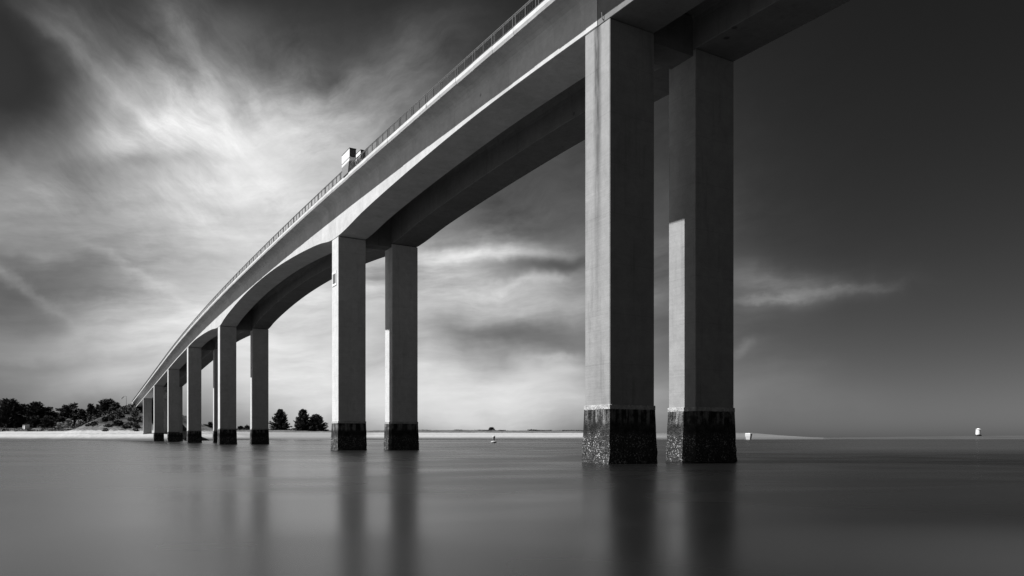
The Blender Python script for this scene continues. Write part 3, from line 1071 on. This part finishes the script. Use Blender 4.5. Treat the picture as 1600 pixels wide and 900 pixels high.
H_ = [  # scrub on the embankment: column, row of its foot, height and half width in photo pixels
    (188, 651, 6, 7, M_SCRUB, 'dark scrub clump high on the embankment slope below the lamp'),
    (197, 645, 4, 5, M_SCRUB, 'small scrub clump just under the road edge on the embankment'),
    (184, 662.5, 5, 8, M_PINE, 'darkest scrub clump in the middle of the embankment slope'),
    (175, 656, 7, 8, M_SCRUB, 'scrub at the lower edge of the embankment trees'),
    (205, 657, 4, 6, M_SCRUB, 'scrub clump on the slope left of the last pier'),
    (212, 667, 4, 6, M_SCRUB, 'low scrub near the sand beside the last pier'),
    (198, 668, 4, 8, M_SCRUB, 'low scrub at the embankment foot above the sand'),
    (170, 667, 3, 6, M_SCRUB, 'flat scrub at the sandy left foot of the embankment'),
    (165, 658, 6, 6, M_PINE, 'dark bush tucked under the ball shaped tree'),
    (214, 658, 3, 5, M_SCRUB, 'thin scrub beside the pale abutment stair'),
    (212, 673.5, 2.2, 2.5, M_SCRUB, 'little tuft alone on the sand beside the last pier'),
    (165, 673.5, 2.0, 3.0, M_SCRUB, 'little tuft alone on the sand below the embankment'),
]
for px, row, hp, wp, mat, lab in H_:
    d = hit(px, row)
    tree('bush', px, d, row - hp, wp, 'dome', mat, lab, 'bush', lo=0.02, nb=50, leaf=0.5, dens=10, group='bushes on the far shore')

# low scrub line along the middle shore
rg = random.Random(11)
V, Fs = [], []
for k in range(2600):
    px = rg.uniform(655, 915) if rg.random() < 0.8 else rg.uniform(300, 420)
    d = rg.uniform(640, 690) if px > 600 else rg.uniform(520, 560)
    if mnoise.noise(Vector((px * 0.03, 2.2, 0))) < -0.12:
        continue
    x, y = at(px, d)
    z = ground(x, y)
    hh = (0.35 + 0.9 * max(0, mnoise.noise(Vector((px * 0.05, 0.5, 0))) + 0.3)) * rg.uniform(0.5, 1.1)
    for q in range(3):
        a = rg.uniform(0, math.pi)
        w = rg.uniform(0.3, 0.8)
        b = len(V)
        ox, oy = rg.gauss(0, .8), rg.gauss(0, .8)
        V += [(x + ox - math.cos(a) * w, y + oy - math.sin(a) * w, z - .1), (x + ox + math.cos(a) * w, y + oy + math.sin(a) * w, z - .1),
              (x + ox + math.cos(a) * w * .5, y + oy + math.sin(a) * w * .5, z + hh), (x + ox - math.cos(a) * w * .5, y + oy - math.sin(a) * w * .5, z + hh * .8)]
        Fs.append((b, b + 1, b + 2, b + 3))
raw_obj('dune_scrub', V, Fs, M_SCRUB, kind='stuff', label='thin line of low scrub along the sandy far shore', category='scrub')

# rough herbs and low scrub on the bank and the dune edge
rg = random.Random(5)
V, Fs = [], []
def tuft(x, y, size, spread):
    z = ground(x, y)
    for q in range(4):
        a = rg.uniform(0, math.pi)
        w = rg.uniform(0.3, 0.8) * size
        hh = rg.uniform(0.4, 1.0) * size
        b = len(V)
        ox, oy = rg.gauss(0, spread), rg.gauss(0, spread)
        V.extend([(x + ox - math.cos(a) * w, y + oy - math.sin(a) * w, z - .15), (x + ox + math.cos(a) * w, y + oy + math.sin(a) * w, z - .15),
              (x + ox + math.cos(a) * w * .6, y + oy + math.sin(a) * w * .6, z + hh), (x + ox - math.cos(a) * w * .5, y + oy - math.sin(a) * w * .5, z + hh * .7)])
        Fs.append((b, b + 1, b + 2, b + 3))
for k in range(5200):
    u = rg.uniform(366, 470)
    t = rg.uniform(-26, 3)
    p = bridge_pt(t, u, 0)
    z = ground(p.x, p.y)
    if z < 7.0 or mnoise.noise(Vector((p.x * 0.16, p.y * 0.16, 1.0))) + (z - 12) * 0.03 < 0.0:
        continue
    if t > -1.8 and u > 390:
        continue
    tuft(p.x, p.y, rg.uniform(0.5, 1.1), 0.5)
for k in range(2600):
    px = rg.uniform(-80, 215)
    d = rg.uniform(405, 452)
    x, y = at(px, d)
    z = ground(x, y)
    if z < 4.9 or z > 7.6 or mnoise.noise(Vector((x * 0.12, y * 0.25, 7.0))) < 0.02:
        continue
    tuft(x, y, rg.uniform(0.35, 0.7), 0.6)
raw_obj('bank_scrub', V, Fs, M_SCRUB, kind='stuff', label='rough low scrub covering the embankment and dune edge', category='scrub')

# ------------------------------------------------------------------ small things on the shore and the water
x, y = at(37, 438)
root = empty('beach_hut', (x, y, ground(x, y) - 0.15), R(-42), label='tiny white beach hut with a dark doorway at the edge of the dark wood', category='hut')
bm = bmesh.new()
prism(bm, [[(-1.9, 0, 0), (1.9, 0, 0), (1.9, 0, 2.7), (-1.9, 0, 2.7)], [(-1.9, 2.4, 0), (1.9, 2.4, 0), (1.9, 2.4, 2.9), (-1.9, 2.4, 2.9)]])
mesh_obj('wall', bm, M_WHITE, root)
bm = bmesh.new()
prism(bm, [[(-2.2, -0.3, 2.73), (2.2, -0.3, 2.73), (2.2, -0.3, 2.85), (-2.2, -0.3, 2.85)], [(-2.2, 2.7, 2.93), (2.2, 2.7, 2.93), (2.2, 2.7, 3.05), (-2.2, 2.7, 3.05)]])
mesh_obj('roof', bm, M_DARK, root)
bm = bmesh.new()
box(bm, -0.35, 0.45, -0.05, -0.004, 0.0, 2.2)
mesh_obj('door', bm, M_DARK, root)
x, y = at(43.6, 438)
root = empty('sign_board', (x, y, ground(x, y) - 0.1), R(-40), label='small white board on two posts right of the beach hut', category='sign')
bm = bmesh.new()
box(bm, -0.6, 0.6, -0.04, 0.04, 0.75, 1.7)
mesh_obj('panel', bm, M_WHITE, root)
for s in (-0.4, 0.4):
    bm = bmesh.new()
    box(bm, s - 0.05, s + 0.05, 0.045, 0.12, -0.3, 1.6)
    mesh_obj('post', bm, M_BARK, root)

# person on the beach
x, y = at(22.5, 424)
pm = bpy.data.meshes.new('person')
J = {'pelvis': (0, 0, .95), 'waist': (0, 0, 1.1), 'chest': (0, 0.01, 1.36), 'neck': (0, .0, 1.52), 'head': (0, -.02, 1.64), 'top': (0, 0, 1.74),
     'hl': (-.1, 0, .9), 'kl': (-.13, -.05, .5), 'al': (-.14, .06, .1), 'tl': (-.15, -.12, .04),
     'hr': (.1, 0, .9), 'kr': (.12, -.1, .5), 'ar': (.13, -.12, .1), 'tr': (.14, -.3, .04),
     'sl': (-.19, 0, 1.43), 'el': (-.25, .03, 1.15), 'wl': (-.26, -.06, .9), 'fl': (-.26, -.09, .8),
     'sr': (.19, 0, 1.43), 'er': (.25, .05, 1.15), 'wr': (.26, -.04, .9), 'fr': (.26, -.07, .8)}
RAD = dict(pelvis=.15, waist=.13, chest=.16, neck=.06, head=.1, top=.07, hl=.1, kl=.065, al=.045, tl=.04, hr=.1, kr=.065, ar=.045, tr=.04,
           sl=.07, el=.048, wl=.035, fl=.03, sr=.07, er=.048, wr=.035, fr=.03)
E_ = [('pelvis', 'waist'), ('waist', 'chest'), ('chest', 'neck'), ('neck', 'head'), ('head', 'top'), ('pelvis', 'hl'), ('hl', 'kl'), ('kl', 'al'), ('al', 'tl'),
      ('pelvis', 'hr'), ('hr', 'kr'), ('kr', 'ar'), ('ar', 'tr'), ('chest', 'sl'), ('sl', 'el'), ('el', 'wl'), ('wl', 'fl'), ('chest', 'sr'), ('sr', 'er'), ('er', 'wr'), ('wr', 'fr')]
keys = list(J)
pm.from_pydata([J[k] for k in keys], [(keys.index(a), keys.index(b)) for a, b in E_], [])
person = bpy.data.objects.new('person', pm)
COL.objects.link(person)
person.location = (x, y, ground(x, y))
md = person.modifiers.new('skin', 'SKIN')
for k, sv in zip(keys, pm.skin_vertices[0].data):
    sv.radius = (RAD[k], RAD[k])
    sv.use_root = (k == 'pelvis')
person.modifiers.new('sub', 'SUBSURF').levels = 2
person.modifiers['sub'].render_levels = 2
pm.materials.append(M_CLOTH)
person['label'] = 'tiny distant person in dark clothes standing on the left beach'
person['category'] = 'person'


def lathe(bm, prof, k=16):
    prism(bm, [[(r * math.cos(2 * math.pi * i / k), r * math.sin(2 * math.pi * i / k), z) for i in range(k)] for r, z in prof])


# channel buoy, shore marker, beacon
x, y = at(771.5, 215)
root = empty('buoy', (x, y, 0), 0, label='small pale buoy floating in front of the middle sand shore', category='buoy')
bm = bmesh.new()
lathe(bm, [(0.25, -0.4), (0.7, -0.1), (0.85, 0.25), (0.8, 0.4), (0.4, 0.5)])
mesh_obj('float', bm, M_BUOY, root, True)
bm = bmesh.new()
lathe(bm, [(0.38, 0.5), (0.34, 1.3), (0.42, 1.5), (0.40, 1.95), (0.1, 2.05)])
mesh_obj('top_mark', bm, M_BUOY, root, True)

x, y = at(1169.7, 505)
root = empty('shore_marker', (x, y, 0.15), R(-38), label='white tapered marker block at the waterline right of the nearest pier', category='marker')
bm = bmesh.new()
prism(bm, [rect(-1.25, 1.25, -1.25, 1.25, -0.4), rect(-1.7, 1.7, -1.7, 1.7, 2.2), rect(-1.85, 1.85, -1.85, 1.85, 3.9)])
mesh_obj('body', bm, M_WHITE, root)
bm = bmesh.new()
prism(bm, [rect(-1.7, 1.7, -1.7, 1.7, 3.91), rect(-1.5, 1.5, -1.5, 1.5, 4.1)])
mesh_obj('cap', bm, M_WHITE, root)

x, y = at(1528.5, 690)
zb = bank_z(x, y)
root = empty('beacon', (x, y, zb - 0.3), 0, label='bright white beacon with a dark foot, alone on the far right horizon', category='beacon')
bm = bmesh.new()
prism(bm, [rect(-2.0, 2.2, -1.6, 1.6, 0), rect(-1.9, 2.1, -1.5, 1.5, 1.5)])
mesh_obj('foot', bm, M_DARK, root)
bm = bmesh.new()
lathe(bm, [(2.0, 1.51), (2.1, 2.2), (1.95, 5.0), (1.75, 6.3)], 20)
mesh_obj('tower', bm, M_WHITE, root)
bm = bmesh.new()
lathe(bm, [(2.15, 6.31), (2.2, 6.5), (1.1, 6.9), (0.5, 7.3)], 20)
mesh_obj('lantern_cap', bm, M_WHITE, root)
